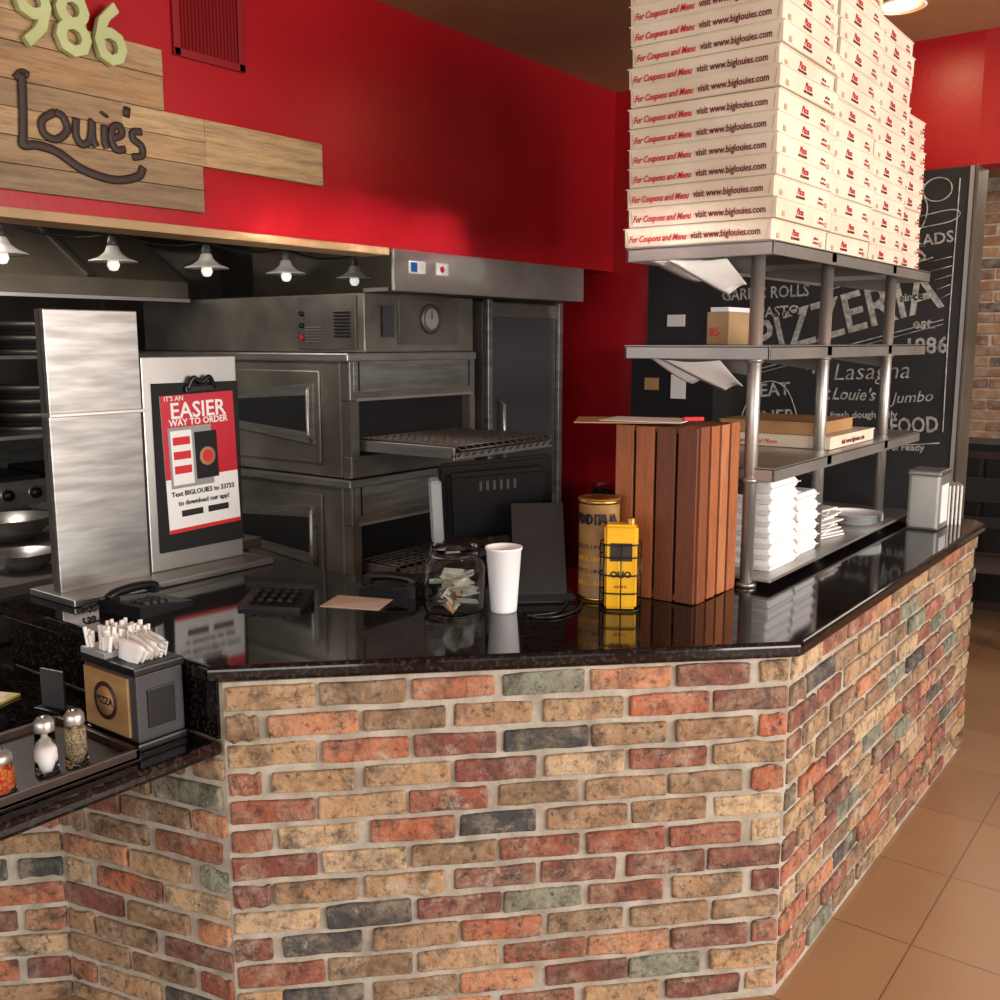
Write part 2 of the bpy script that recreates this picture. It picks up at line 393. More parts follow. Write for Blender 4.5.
for i in range(12):
    b.box(-1.30+random.uniform(-.02,.02),3.56+random.uniform(-.02,.02),1.008+i*.008,.22,.2,.006,white,.001,R=RZ(random.uniform(-.3,.3)))
b.done()
b=MB('deli_paper_sheets')
b.sheet([(-1.46,2.75,1.645),(-1.26,2.74,1.645),(-1.19,2.75,1.575),(-1.26,2.78,1.56)],white,amp=.008,seed=2)
b.sheet([(-1.52,2.80,1.645),(-1.42,2.80,1.645),(-1.34,2.82,1.585),(-1.40,2.84,1.575)],white,amp=.006,seed=4)
b.done()
b=MB('folded_napkins')
b.sheet([(-1.45,2.74,1.938),(-1.25,2.74,1.938),(-1.19,2.75,1.86),(-1.25,2.76,1.84)],white,amp=.006)
b.sheet([(-1.50,2.74,1.938),(-1.33,2.74,1.938),(-1.30,2.95,1.90),(-1.45,2.95,1.89)],white,amp=.006,seed=3)
b.done()
b=MB('menu_card_box'); b.bb(-1.5,-1.42,3.15,3.35,1.691,1.80,tan,.003); b.bb(-1.492,-1.428,3.16,3.34,1.80,1.815,white); b.text('85',.04,T(-1.49,3.149,1.72)@MY,redink); b.done()
b=MB('steel_napkin_dispenser'); b.box(-1.0,4.15,.971+.11,.12,.15,.22,steel_b,.012); b.box(-1.0,4.15,1.195,.126,.156,.02,steel,.006); b.bb(-.941,-.938,4.10,4.20,1.0,1.15,white); b.done()
b=MB('takeout_bag_stack')
for i in range(5): b.box(-.98+i*.012,4.30+i*.012,.971+.08,.006,.13,.16,white,.001,R=RZ(.4))
b.done()

# ------------------------------------------------------------ crate
cr=MB('wooden_crate')
x0,x1,y0,y1,z0,z1=-1.462,-1.198,2.49,2.772,.972,1.47
for (x,y) in ((x0+.02,y0+.02),(x1-.02,y0+.02),(x0+.02,y1-.02),(x1-.02,y1-.02)): cr.box(x,y,(z0+z1)/2,.022,.022,z1-z0-.02,cratem)
nf=4; wd=(x1-x0)/nf
for i in range(nf):
    for yy in (y0,y1): cr.box(x0+wd*(i+.5),yy+(.005 if yy==y0 else -.005),(z0+z1)/2-random.uniform(0,.003),wd-.009,.010,z1-z0-.006,cratem,.0015)
nf=4; wd=(y1-y0-.02)/nf
for i in range(nf):
    for xx in (x0,x1): cr.box(xx+(.005 if xx==x0 else -.005),y0+.01+wd*(i+.5),(z0+z1)/2,.010,wd-.016,z1-z0-random.uniform(0,.006),cratem,.0015)
for z in (z0+.012,z1-.012):
    cr.box((x0+x1)/2,(y0+y1)/2,z,x1-x0-.022,y1-y0-.022,.016,cratem)
cr.bb(x0+.02,x1-.02,y0+.02,y1-.02,z0+.03,z1-.03,blackm)
cr.done()
b=MB('paper_menu'); b.box(-1.46,2.56,1.4745,.30,.21,.003,kraft,R=RZ(.5)); b.box(-1.40,2.57,1.478,.24,.16,.002,white,R=RZ(.2)); b.box(-1.27,2.60,1.484,.06,.012,.012,redink,.003,R=RZ(.8)); b.done()

# ------------------------------------------------------------ cans
ox,oy=-1.462,2.412
b=MB('olive_oil_can'); 
b.lathe([(.058,0),(.06,.004),(.058,.01),(.058,.285),(.06,.291),(.058,.295),(.05,.290),(.001,.290)],ox,oy,.971,tinl,40)
b.lathe([(.061,.004),(.061,.014)],ox,oy,.971,gold,40); b.lathe([(.061,.28),(.061,.292)],ox,oy,.971,gold,40)
for k,ch in enumerate('PRIMO ITALIA'):
    a=-2.35+k*.19
    b.text(ch,.042,T(ox,oy,1.195)@RZ(a+math.pi/2)@T(0,-.0585,0)@MY,blackink,align='CENTER',bold=.0012)
for j in range(4):
    for k in range(9):
        a=-2.2+k*.16; b.text('SICILIANO'[k],.018,T(ox,oy,1.02+j*.035)@RZ(a+math.pi/2)@T(0,-.0585,0)@MY,(brown if j%2 else yellow),align='CENTER')
b.done()
b=MB('yellow_oil_tin'); R=T(-1.355,2.352,.975)@RZ(.55)
t=bmesh.new(); bmesh.ops.create_cube(t,size=1); bmesh.ops.scale(t,vec=(.092,.062,.235),verts=t.verts); bmesh.ops.bevel(t,geom=t.edges[:],offset=.008,segments=3,affect='EDGES'); b.add(t,R@T(0,0,.1175),yellow)
t=bmesh.new(); bmesh.ops.create_cube(t,size=1); bmesh.ops.scale(t,vec=(.06,.002,.05),verts=t.verts); b.add(t,R@T(0,-.0315,.16),brown)
b.text('OLIO',.024,R@T(0,-.0322,.09)@MY,brown,align='CENTER',bold=.001); b.text('extra',.016,R@T(0,-.0322,.06)@MY,redink,align='CENTER')
t=bmesh.new(); bmesh.ops.create_cone(t,segments=20,radius1=.014,radius2=.014,depth=.016,cap_ends=True); b.add(t,R@T(.025,0,.242),gold)
b.done()
b=MB('wire_caddy')
R=T(-1.355,2.352,.971)@RZ(.55)
for z in (.003,.05,.10,.15,.185):
    pts=[(math.copysign(abs(math.cos(a))**.6,math.cos(a))*.056,math.copysign(abs(math.sin(a))**.6,math.sin(a))*.042,z) for a in [2*math.pi*i/28 for i in range(29)]]
    b.tube(pts,.0022,black,6,Mx=R)
for a in [2*math.pi*i/8 for i in range(8)]:
    x=math.copysign(abs(math.cos(a))**.6,math.cos(a))*.056 if abs(math.cos(a))>1e-6 else 0; y=math.copysign(abs(math.sin(a))**.6,math.sin(a))*.042 if abs(math.sin(a))>1e-6 else 0
    b.tube([(x,y,.002),(x,y,.186)],.002,black,6,Mx=R)
b.done()

# ------------------------------------------------------------ jar & cup
b=MB('glass_jar')
prof=[(.001,0),(.074,0),(.082,.008),(.084,.02),(.084,.125),(.078,.145),(.066,.155),(.066,.16),(.07,.163),(.07,.17),(.066,.173),(.066,.182),(.063,.182),(.063,.155),(.0755,.143),(.0815,.124),(.0815,.02),(.077,.008),(.001,.006)]
b.lathe(prof,-1.695,2.045,.972,glass,48,cap=False)
b.done()
b=MB('tip_money')
rng=random.Random(3)
billm=M('dollar_bill',c(150,160,140),.8,col2=c(196,196,180),scale=30)
for i in range(26):
    b.box(-1.695+rng.uniform(-.03,.03),2.045+rng.uniform(-.03,.03),.992+rng.uniform(0,.08),.06,.035,.001,(kraft if i%5==0 else billm),R=RZ(rng.uniform(0,3))@RX(rng.uniform(-1.1,1.1)))
b.done()
b=MB('foam_cup'); b.lathe([(.001,0),(.034,0),(.036,.004),(.048,.172),(.051,.174),(.051,.18),(.047,.18),(.046,.172),(.033,.008),(.001,.006)],-1.595,2.135,.971,foam,40,cap=False); b.done()

# ------------------------------------------------------------ POS, phones, papers
def rb(bb_,R,x,y,z,sx,sy,sz,m,bev=0):
    t=bmesh.new(); bmesh.ops.create_cube(t,size=1); bmesh.ops.scale(t,vec=(sx,sy,sz),verts=t.verts)
    if bev: bmesh.ops.bevel(t,geom=t.edges[:],offset=bev,segments=2,affect='EDGES')
    bb_.add(t,R@T(x,y,z),m)
b=MB('touchscreen_register')
R=T(-1.765,2.325,1.245)@RZ(math.radians(46))@RY(math.radians(-4))@RX(math.radians(16))
rb(b,R,0,0,0,.335,.022,.25,black,.008); rb(b,R,0,-.022,0,.29,.03,.20,black,.012); rb(b,R,0,.0115,0,.30,.002,.22,darkgrey)
rb(b,R,-.180,-.005,-.02,.035,.04,.2,grey,.005)
for k in range(6): rb(b,R,-.05+k*.02,-.0375,.06,.008,.002,.03,darkgrey)
R2=T(-1.625,2.335,.972)@RZ(math.radians(42))
pr=[(-.10,0),(.10,0),(.10,.014),(.05,.25),(0.0,.27),(-.09,.03)]
b.prism([(p[0],p[1]) for p in pr],-.075,.075,black,Mx=R2@EXT)
rb(b,R2,0,0,.012,.2,.2,.024,black,.006)
b.done()
def phone(name,x,y,a,z=.971):
    b=MB(name); R=T(x,y,z)@RZ(a)
    b.prism([(-.09,0),(.09,0),(.09,.015),(-.09,.035)],-.085,.085,black,Mx=R@EXT)
    for i in range(3):
        for j in range(4): rb(b,R@T(0,0,.028)@RX(-.11),.01+i*.025,-.05+j*.025,-.0,.016,.016,.010,darkgrey,.002)
    b.tube([(-.055,-.08,.038),(-.055,-.06,.048),(-.055,0,.053),(-.055,.06,.048),(-.055,.08,.04)],.013,black,10,True,Mx=R)
    rb(b,R,-.055,-.07,.034,.042,.035,.022,black,.008); rb(b,R,-.055,.07,.036,.042,.035,.022,black,.008)
    pts=[(-.08+.012*math.cos(k*.9),-.10-.004*k*.5,.012+.008*math.sin(k*.9)+.004) for k in range(20)]
    b.tube(pts,.003,black,5,Mx=R)
    b.done()
phone('desk_telephone',-2.40,1.56,.1); phone('desk_telephone',-1.99,2.14,1.9)
b=MB('card_terminal'); R=T(-2.14,1.80,.971)@RZ(.5)
b.prism([(-.06,0),(.06,0),(.06,.034),(-.06,.012)],-.09,.09,black,Mx=R@EXT)
for i in range(5):
    for j in range(3): rb(b,R,-.06+i*.028,-.03+j*.03,.023+j*.005,.016,.014,.01,black,.002)
b.done()
b=MB('receipt_paper'); b.quadsheet([(-2.03,1.86,.9715),(-1.87,1.93,.9715),(-1.90,2.02,.978),(-2.08,1.98,.9715)],M('receipt_tan',c(210,188,170),.8)); b.done()
b=MB('power_cable'); b.tube([(-1.50,2.31,.976),(-1.46,2.20,.976),(-1.50,2.12,.976),(-1.44,2.15,.976),(-1.43,2.25,.976),(-1.46,2.32,.976)],.004,black,6,True); b.done()

# ------------------------------------------------------------ steel screen + poster
b=MB('steel_divider_panel')
b.bb(-2.69,-2.67,1.465,1.755,.99,1.50,steel,.003); b.bb(-2.685,-2.665,1.465,1.755,1.50,1.79,steel,.003)
b.bb(-2.70,-2.655,1.46,1.76,1.492,1.503,steel_b,.002); b.bb(-2.71,-2.69,1.465,1.485,.99,1.79,steel_d); b.bb(-2.71,-2.69,1.735,1.755,.99,1.79,steel_d)
b.bb(-2.80,-2.56,1.44,2.15,.972,.992,steel,.004)
b.done()
b=MB('poster_board',T(0,-.035,0))
b.bb(-2.69,-2.675,1.80,2.15,.993,1.655,steel_b,.003)
b.bb(-2.674,-2.668,1.83,2.15,1.05,1.575,blackm,.002)
b.base=T(0,-.035,0)@T(0,1.99,1.55)@RX(.03)@T(0,-1.99,-1.55)
b.bb(-2.668,-2.666,1.852,2.125,1.11,1.54,white)
b.bb(-2.666,-2.6652,1.852,2.125,1.28,1.54,M('poster_red',c(184,30,46),.4))
b.bb(-2.6655,-2.6645,1.87,2.03,1.25,1.44,grey); b.bb(-2.6648,-2.664,1.878,1.955,1.26,1.43,white); b.bb(-2.6648,-2.664,1.965,2.05,1.27,1.42,blackm,.0003)
b.lathe([(.001,.0),(.03,.0),(.03,.001),(.001,.001)],-2.664,2.01,1.34,kraft,20,R=RY(math.pi/2),cap=False); b.lathe([(.001,.001),(.02,.0015)],-2.664,2.01,1.34,redink,20,R=RY(math.pi/2),cap=False)
b.bb(-2.6648,-2.6636,1.885,1.948,1.385,1.41,redink); b.bb(-2.6648,-2.6636,1.885,1.948,1.34,1.365,redink); b.bb(-2.6648,-2.6636,1.885,1.948,1.295,1.32,redink)
b.text('EASIER',.070,T(-2.6645,1.987,1.468)@MX,white,align='CENTER',bold=.001)
b.text("IT'S AN",.022,T(-2.6645,1.90,1.523)@MX,white,align='CENTER')
b.text('WAY TO ORDER',.029,T(-2.6645,1.987,1.445)@MX,white,align='CENTER',bold=.0005)
b.text('Text BIGLOUIES to 33733',.022,T(-2.6645,1.987,1.225)@MX,blackink,align='CENTER',bold=.0004)
b.text('to download our app!',.022,T(-2.6645,1.987,1.195)@MX,blackink,align='CENTER',bold=.0004)
b.bb(-2.666,-2.665,1.90,1.98,1.158,1.178,blackink); b.bb(-2.666,-2.665,2.0,2.08,1.158,1.178,blackink)
b.bb(-2.666,-2.665,1.852,2.125,1.11,1.122,redink)
b.tube([(-2.66,1.95,1.555),(-2.655,1.97,1.59),(-2.655,2.0,1.575),(-2.655,2.03,1.59),(-2.66,2.05,1.555)],.008,black,8,True); b.bb(-2.67,-2.655,1.94,2.06,1.545,1.565,black,.003)
b.done()

# ------------------------------------------------------------ bar ledge items
b=MB('napkin_dispenser')
dx0,dx1,dy0,dy1=-2.13,-1.915,1.205,1.335; dz=.792
b.bb(dx0,dx1,dy0,dy1,dz,dz+.02,black,.006); b.bb(dx0+.004,dx1-.004,dy0+.004,dy1-.004,dz+.02,dz+.18,darkgrey,.006)
b.bb(dx0,dx1,dy0,dy1,dz+.175,dz+.195,black,.005)
b.bb(dx0+.012,dx1-.03,dy0-.002,dy0+.006,dz+.03,dz+.168,woodlogo,.001)
b.lathe([(.045,0),(.045,.003)],(dx0+dx1)/2-.01,dy0-.001,dz+.1,brown,32,R=RX(math.pi/2)); b.lathe([(.034,0),(.034,.004)],(dx0+dx1)/2-.01,dy0-.001,dz+.1,woodlogo,32,R=RX(math.pi/2))
b.text('PIZZA',.024,T((dx0+dx1)/2-.01,dy0-.0055,dz+.093)@MY,brown,align='CENTER',bold=.0006)
b.bb(dx1-.005,dx1,dy0+.03,dy0+.10,dz+.05,dz+.14,black,.002); 
b.prism([(0,0),(.05,0),(.025,.05)],0,.001,grey,Mx=T(dx1-.0045,dy0+.042,dz+.07)@MX)
b.bb(dx0,dx0+.1,dy0,dy1,dz+.195,dz+.21,grey,.003)
rng=random.Random(5)
for i in range(60):
    x=dx0+.012+rng.uniform(0,.085); y=dy0+.012+rng.uniform(0,.105); l=rng.uniform(.04,.065)
    b.tube([(x,y,dz+.18),(x+rng.uniform(-.012,.012),y+rng.uniform(-.012,.012),dz+.195+l)],.005,straw,6)
for i in range(7):
    b.sheet([(dx1-.09,dy0+.02+i*.012,dz+.197),(dx1-.03,dy0+.03+i*.012,dz+.197),(dx1-.015,dy0+.04+i*.01,dz+.215+rng.uniform(0,.02)),(dx1-.10,dy0+.03+i*.012,dz+.245+rng.uniform(0,.01))],straw,4,4,amp=.004,seed=i)
b.done()
b=MB('serving_tray')
tx0,tx1,ty0,ty1,tz=-2.22,-1.885,.62,1.19,.793
b.bb(tx0,tx1,ty0,ty1,tz,tz+.008,traym)
for (a0,a1,b0,b1) in ((tx0,tx0+.012,ty0,ty1),(tx1-.012,tx1,ty0,ty1),(tx0,tx1,ty0,ty0+.012),(tx0,tx1,ty1-.012,ty1)): b.bb(a0,a1,b0,b1,tz,tz+.026,traym,.002)
b.done()
def shaker(name,x,y,fill,h=.125,r=.024,fillh=.05,lid=steel):
    b=MB(name); z=.802
    b.lathe([(.001,0),(r,0),(r*1.02,.004),(r*.9,h*.5),(r*.8,h*.74),(r*.76,h*.74),(r*.86,h*.5),(r*.96,.008),(.001,.004)],x,y,z,glass,28,cap=False)
    b.lathe([(.001,.0045),(r*.94,.0085),(r*.9,fillh),(.001,fillh+.002)],x,y,z,fill,24,cap=False)
    b.lathe([(r*.84,h*.74),(r*.88,h*.76),(r*.86,h*.9),(r*.6,h*.97),(.001,h)],x,y,z,lid,24)
    for k in range(5): 
        a=k*1.256; b.cyl(x+r*.35*math.cos(a),y+r*.35*math.sin(a),z+h*.965,.0016,.006,black,8)
    b.done()
shaker('salt_shaker',-1.965,1.02,salt,fillh=.055,lid=steel_b); shaker('pepper_shaker',-1.952,1.08,pepper,fillh=.085,lid=steel_b); shaker('chili_flake_shaker',-1.93,.90,chili,.10,.034,.06,lid=steel_b)
b=MB('folded_menu'); b.box(-2.56,1.12,.796,.22,.16,.006,M('leaflet',c(220,200,120),.6,col2=c(240,230,200),scale=14,lo=.45,hi=.55),R=RZ(.4)); b.done()
b=MB('menu_holder'); b.box(-2.33,1.24,.795,.09,.05,.006,black,.002,R=RZ(.2)); b.box(-2.33,1.24,.845,.08,.008,.10,darkgrey,.003,R=RZ(.2)); b.done()

# ------------------------------------------------------------ kitchen
def oven(z0,z1,lower=False):
    o=MB('conveyor_oven'); X=-2.95; Y0,Y1=2.90,3.72
    o.bb(-4.5,X-.05,Y0,Y1,z0,z1,steel_o,.01)
    h=z1-z0; oz0=z0+h*.18; oz1=z0+h*.62
    o.bb(X-.05,X,Y0,Y1,oz1,z1,steel_o,.006); o.bb(X-.05,X,Y0,Y1,z0,oz0,steel_o,.006)
    o.bb(X-.05,X,Y0,Y0+.05,oz0,oz1,steel_o); o.bb(X-.05,X,Y1-.04,Y1,oz0,oz1,steel_o)
    o.bb(X-.049,X-.045,Y0+.05,Y1-.04,oz0,oz1,blackm)
    o.bb(X,X+.012,Y0+.03,Y1-.03,oz1+.0,oz1+.012,steel_b); o.bb(X,X+.004,Y0+.02,Y1-.02,z1-.16,z1-.02,steel,.001)
    for yy in (Y0+.05,Y1-.05): o.bb(X,X+.006,yy-.004,yy+.004,z1-.155,z1-.03,blackm)
    zc=oz0+h*.10; xe=-2.46 if not lower else -2.78
    for yy in (Y0+.07,Y1-.085): o.bb(X-.04,xe,yy,yy+.015,zc-.035,zc+.012,steel,.003)
    o.bb(xe-.012,xe,Y0+.07,Y1-.07,zc-.04,zc-.012,steel_b,.003)
    # wire grid belt wrapping round the end roller
    k=X-.03; j=0
    while k<xe+.01:
        o.tube([(k,Y0+.09,zc+.016),(k,Y1-.09,zc+.016)],.0042,beltm,6); 
        k+=.04; j+=1
    for j in range(14):
        yy=Y0+.095+j*(Y1-Y0-.19)/13
        o.tube([(X-.03,yy,zc+.014),(xe-.01,yy,zc+.014),(xe+.012,yy,zc+.002),(xe+.014,yy,zc-.014),(xe,yy,zc-.026)],.0038,beltm,6)
    o.tube([(xe+.014,Y0+.09,zc+.0),(xe+.014,Y1-.09,zc+.0)],.004,beltm,6)
    o.bb(X-.04,xe-.02,Y0+.10,Y1-.10,zc-.034,zc-.031,blackm)
    for (xa,xb) in ((-3.78,-3.12),(-4.4,-3.86)):
        o.bb(xa,xb,Y0-.012,Y0,z0+h*.1,z1-h*.14,steel_o,.006)
        o.prism([(xa+.08,z0+h*.36),(xb-.03,z0+h*.26),(xb-.03,z0+h*.76),(xa+.08,z0+h*.66)],0,.012,steel,Mx=T(0,Y0-.012,0)@MY)
        o.prism([(xa+.11,z0+h*.42),(xb-.07,z0+h*.36),(xb-.07,z0+h*.66),(xa+.11,z0+h*.60)],.012,.014,blackm,Mx=T(0,Y0-.012,0)@MY)
        o.tube([(xb-.03,Y0-.03,z0+h*.28),(xb-.03,Y0-.05,z0+h*.35),(xb-.03,Y0-.05,z0+h*.7),(xb-.03,Y0-.03,z0+h*.76)],.008,steel_b,8)
    o.bb(-4.5,X+.01,Y0-.02,Y1,z1-.035,z1,steel,.006)
    if lower:
        for x in (-4.4,-3.1):
            for y in (Y0+.06,Y1-.06): o.cyl(x,y,0,.03,z0,steel_d,16)
    o.done()
oven(.62,1.135,True); oven(1.14,1.655)
b=MB('oven_control_cabinet')
b.bb(-4.5,-2.96,3.0,3.72,1.657,1.90,steel_o,.006); b.bb(-3.35,-3.0,2.99,3.0,1.67,1.89,steel_d,.002)
for i in range(6): b.bb(-3.30,-3.2,2.984,2.99,1.70+i*.012,1.705+i*.012,steel)
for i in range(8): b.bb(-3.12,-3.03,2.982,2.99,1.72+i*.014,1.727+i*.014,blackm)
for i in range(3): b.lathe([(.012,0),(.01,.012)],-3.32+i*.0,2.99,1.72+i*.05,redink if i==0 else black,12,R=RX(math.pi/2))
b.bb(-2.96,-2.95,3.2,3.6,1.69,1.88,steel_d,.002); b.bb(-2.95,-2.948,3.1,3.17,1.72,1.85,darkgrey)
b.lathe([(.06,0),(.065,.01),(.05,.014),(.045,.012),(.001,.012)],-2.95,3.40,1.80,steel_d,32,R=RY(math.pi/2),cap=False)
b.lathe([(.001,.013),(.044,.013)],-2.95,3.40,1.80,grey,32,R=RY(math.pi/2),cap=False)
b.bb(-2.936,-2.934,3.398,3.402,1.80,1.835,blackink)
b.done()
b=MB('upright_steel_cabinet')
b.bb(-3.7,-2.96,3.80,4.44,.0,1.89,steel_d,.008); b.bb(-2.96,-2.95,3.84,4.40,.9,1.82,darkgrey,.004); b.bb(-2.96,-2.95,3.84,4.40,.1,.86,darkgrey,.004)
b.bb(-2.965,-2.93,3.80,3.835,.0,1.9,steel,.004); b.bb(-2.965,-2.93,4.405,4.44,.0,1.9,steel,.004)
b.tube([(-2.95,3.9,1.1),(-2.91,3.9,1.12),(-2.91,3.9,1.4),(-2.95,3.9,1.42)],.01,steel,8)
b.done()
b=MB('exhaust_hood')
b.bb(-2.84,-2.825,3.04,4.47,1.905,2.072,steel_b,.003)
b.bb(-3.0,-2.86,3.04,4.47,1.905,1.92,steel_d)
b.bb(-2.825,-2.823,3.13,3.23,1.98,2.03,white); b.bb(-2.823,-2.822,3.14,3.18,1.985,2.025,bluest); b.bb(-2.825,-2.823,3.30,3.38,1.98,2.03,white); b.lathe([(.014,0),(.014,.001)],-2.823,3.34,2.005,redink,16,R=RY(math.pi/2))
b.bb(XS-.14,XS+.012,-3.3,3.03,2.045,2.074,tan,.003)
b.prism([(-5.4,2.5),(-3.0,2.5),(-3.0,2.46),(-5.4,2.46)],-4.6,1.5,hoodm,Mx=MY)
b.prism([(-4.95,2.46),(-4.9,2.46),(-4.1,1.98),(-4.15,1.96)],-2.98,1.5,hoodm,Mx=MY)
for k in range(9):
    y=-.9+k*.42
    b.prism([(-4.9,2.475),(-4.88,2.475),(-4.08,1.99),(-4.1,1.98)],-y-.03,-y,steel_d,Mx=MY)
b.bb(-4.2,-4.08,-1.4,2.97,1.90,1.98,hoodm,.005)
b.bb(-4.09,-4.07,-1.4,2.97,1.885,1.90,steel_b)
b.bb(-4.5,-3.0,3.7,3.74,1.905,2.46,hoodm,.004)
b.done()
for sy in (1.69,2.09,2.49,2.89,3.29):
    b=MB('pendant_lamp')
    b.lathe([(.012,.055),(.02,.05),(.028,.03),(.05,.012),(.082,0),(.084,-.004),(.078,.0),(.045,.014),(.02,.03)],-3.3,sy,1.985,shadew,32,cap=False)
    b.lathe([(.014,.05),(.018,.06),(.012,.085),(.004,.09)],-3.3,sy,1.985,darkgrey,20)
    b.lathe([(.001,-.035),(.014,-.032),(.022,-.016),(.018,.004),(.008,.02)],-3.3,sy,1.985,lampglass,20,cap=False)
    b.tube([(-3.3,sy,2.07),(-3.3,sy,2.455)],.003,black,6)
    b.done()
b=MB('lamp_cord')
for k in range(5):
    y0=1.29+k*.4
    b.tube([(-3.3,y0,2.085),(-3.3,y0+.1,2.065),(-3.3,y0+.2,2.058),(-3.3,y0+.3,2.065),(-3.3,y0+.4,2.085)],.006,black,6,True)
b.done()
b=MB('gas_range')
b.bb(-6.0,-5.25,1.6,3.8,.1,.95,steel_o,.01); b.bb(-5.25,-5.21,1.6,3.8,.82,.97,steel,.004)
for i in range(14): b.lathe([(.03,0),(.028,.03),(.012,.035)],-5.21,1.7+i*.15,.90,black,16,R=RY(math.pi/2)); b.cyl(-5.212,1.7+i*.15,.90,.036,.004,steel_b,20,R=RY(math.pi/2))
for i in range(5): b.bb(-5.95,-5.3,1.7+i*.42,2.0+i*.42,.95,.985,blackm,.01)
b.bb(-6.1,-5.9,1.6,3.8,.95,1.15,steel); 
for y in (1.65,3.75): 
    for x in (-5.3,-5.95): b.cyl(x,y,0,.025,.1,steel_d,12)
b.done()
b=MB('pan_rack')
for z in (1.25,1.62): b.bb(-5.15,-4.58,1.9,2.86,z,z+.02,steel_d,.003)
for x in (-5.13,-4.6):
    for y in (1.92,2.84): b.cyl(x,y,0,.014,1.9,steel_d,12)
for (y,z,nn) in ((2.12,1.27,9),(2.6,1.27,10),(2.12,1.64,6),(2.6,1.64,7)):
    for i in range(nn): b.lathe([(.001,0),(.17,0),(.19,.02),(.192,.02),(.172,-.003)],-4.86,y,z+.004+i*.022,blackm if i%3 else steel_d,28,cap=False)
b.done()
b=MB('prep_table')
b.bb(-4.5,-3.17,1.2,2.6,.88,.92,steel_d,.004); b.bb(-4.45,-3.22,1.25,2.55,.3,.32,steel_d)
for x in (-4.45,-3.22):
    for y in (1.25,2.55): b.cyl(x,y,0,.02,.88,steel_d,12)
b.done()
for (x,y,r) in ((-3.9,1.95,.15),(-3.35,1.72,.10),(-4.15,2.3,.12)):
    b=MB('steel_mixing_bowl'); b.lathe([(.001,0),(r*.5,0),(r*.85,r*.3),(r,r*.62),(r*1.05,r*.64),(r*.98,r*.62),(r*.82,r*.32),(r*.48,.006),(.001,.006)],x,y,.921,steel,32,cap=False); b.done()

# ------------------------------------------------------------ sign on soffit
b=MB('wood_plank_sign')
def plank(y0,y1,z0,z1,d=.02):
    b.bb(XS+.001,XS+.001+d+random.uniform(0,.004),y0,y1,z0+.001,z1-.001,plankm,.0015)
plank(.7,1.3,2.12,2.268); plank(1.3,2.137,2.12,2.192); plank(1.3,2.137,2.192,2.268)
plank(.6,2.15,2.268,2.345); plank(2.15,2.667,2.268,2.418); plank(.8,1.85,2.345,2.418); plank(1.85,2.15,2.345,2.418)
plank(.7,2.0,2.418,2.52); plank(.9,2.0,2.52,2.60)
plank(.7,1.75,2.60,2.70); plank(.7,1.62,2.70,2.80)
b.done()
b=MB('sign_lettering')
def stroke(pts,r,y0,z0,sc):
    b.tube([(p[0]*sc+y0,p[1]*sc+z0,0) for p in pts],r,brown,8,True,Mx=T(XS+.029,0,0)@MX,flat=.3)
Y0=1.51; Z0=2.235; sc=.1; r=.0115
stroke([(.5,2.05),(.47,1.2),(.42,.4),(.4,.1),(.8,.15),(1.4,.05),(2.2,-.35),(3.2,-.5),(4.0,-.3),(4.2,0)],.013,Y0-.02,Z0,sc)
stroke([(.3,1.85),(.5,2.05),(.7,2.0)],.010,Y0-.02,Z0,sc)
stroke([(1.4,1.15),(1.0,.85),(1.05,.5),(1.4,.4),(1.75,.7),(1.65,1.05),(1.4,1.15)],r,Y0-.02,Z0,sc)
stroke([(2.05,1.1),(2.02,.6),(2.2,.38),(2.45,.55),(2.55,1.1),(2.55,.6),(2.65,.38)],r,Y0-.02,Z0,sc)
stroke([(2.95,1.05),(2.93,.6),(3.0,.38)],r,Y0-.02,Z0,sc); stroke([(2.95,1.32),(2.98,1.38)],r*1.2,Y0-.02,Z0,sc)
stroke([(3.2,.7),(3.5,.85),(3.48,1.08),(3.25,1.05),(3.15,.7),(3.3,.4),(3.6,.45)],r,Y0-.02,Z0,sc)
stroke([(3.75,1.7),(3.7,1.4)],r,Y0-.02,Z0,sc)
stroke([(4.2,1.05),(3.92,1.0),(3.9,.8),(4.18,.62),(4.18,.35),(3.85,.25)],r,Y0-.02,Z0,sc)
b.done()
b=MB('sign_year_numbers')
for k,(dy,dzz) in enumerate(((0,0),(.007,0),(.0035,.004),(.0035,-.004),(.001,.003),(.006,-.003),(.001,-.003),(.006,.003))):
    b.text('1986',.245,T(XS+.042-k*.0003,1.862+dy,2.515+dzz)@MX,numgreen,ext=.010,align='RIGHT',bold=.0,sx=.95)
b.done()
b=MB('wall_vent_grille')
gy0,gy1,gz0,gz1=2.055,2.335,2.60,2.93
rv=M('vent_red',c(130,20,24),.4)
for (a,b_,c_,d_) in ((gy0,gy1,gz0,gz0+.025),(gy0,gy1,gz1-.025,gz1),(gy0,gy0+.025,gz0,gz1),(gy1-.025,gy1,gz0,gz1)): b.bb(XS+.001,XS+.014,a,b_,c_,d_,rv,.002)
b.bb(XS+.001,XS+.003,gy0,gy1,gz0,gz1,brown)
i=0
while gy0+.035+i*.014<gy1-.025:
    y=gy0+.035+i*.014; b.box(XS+.008,y,(gz0+gz1)/2,.012,.003,gz1-gz0-.04,rv,R=RZ(.5)); i+=1
b.done()

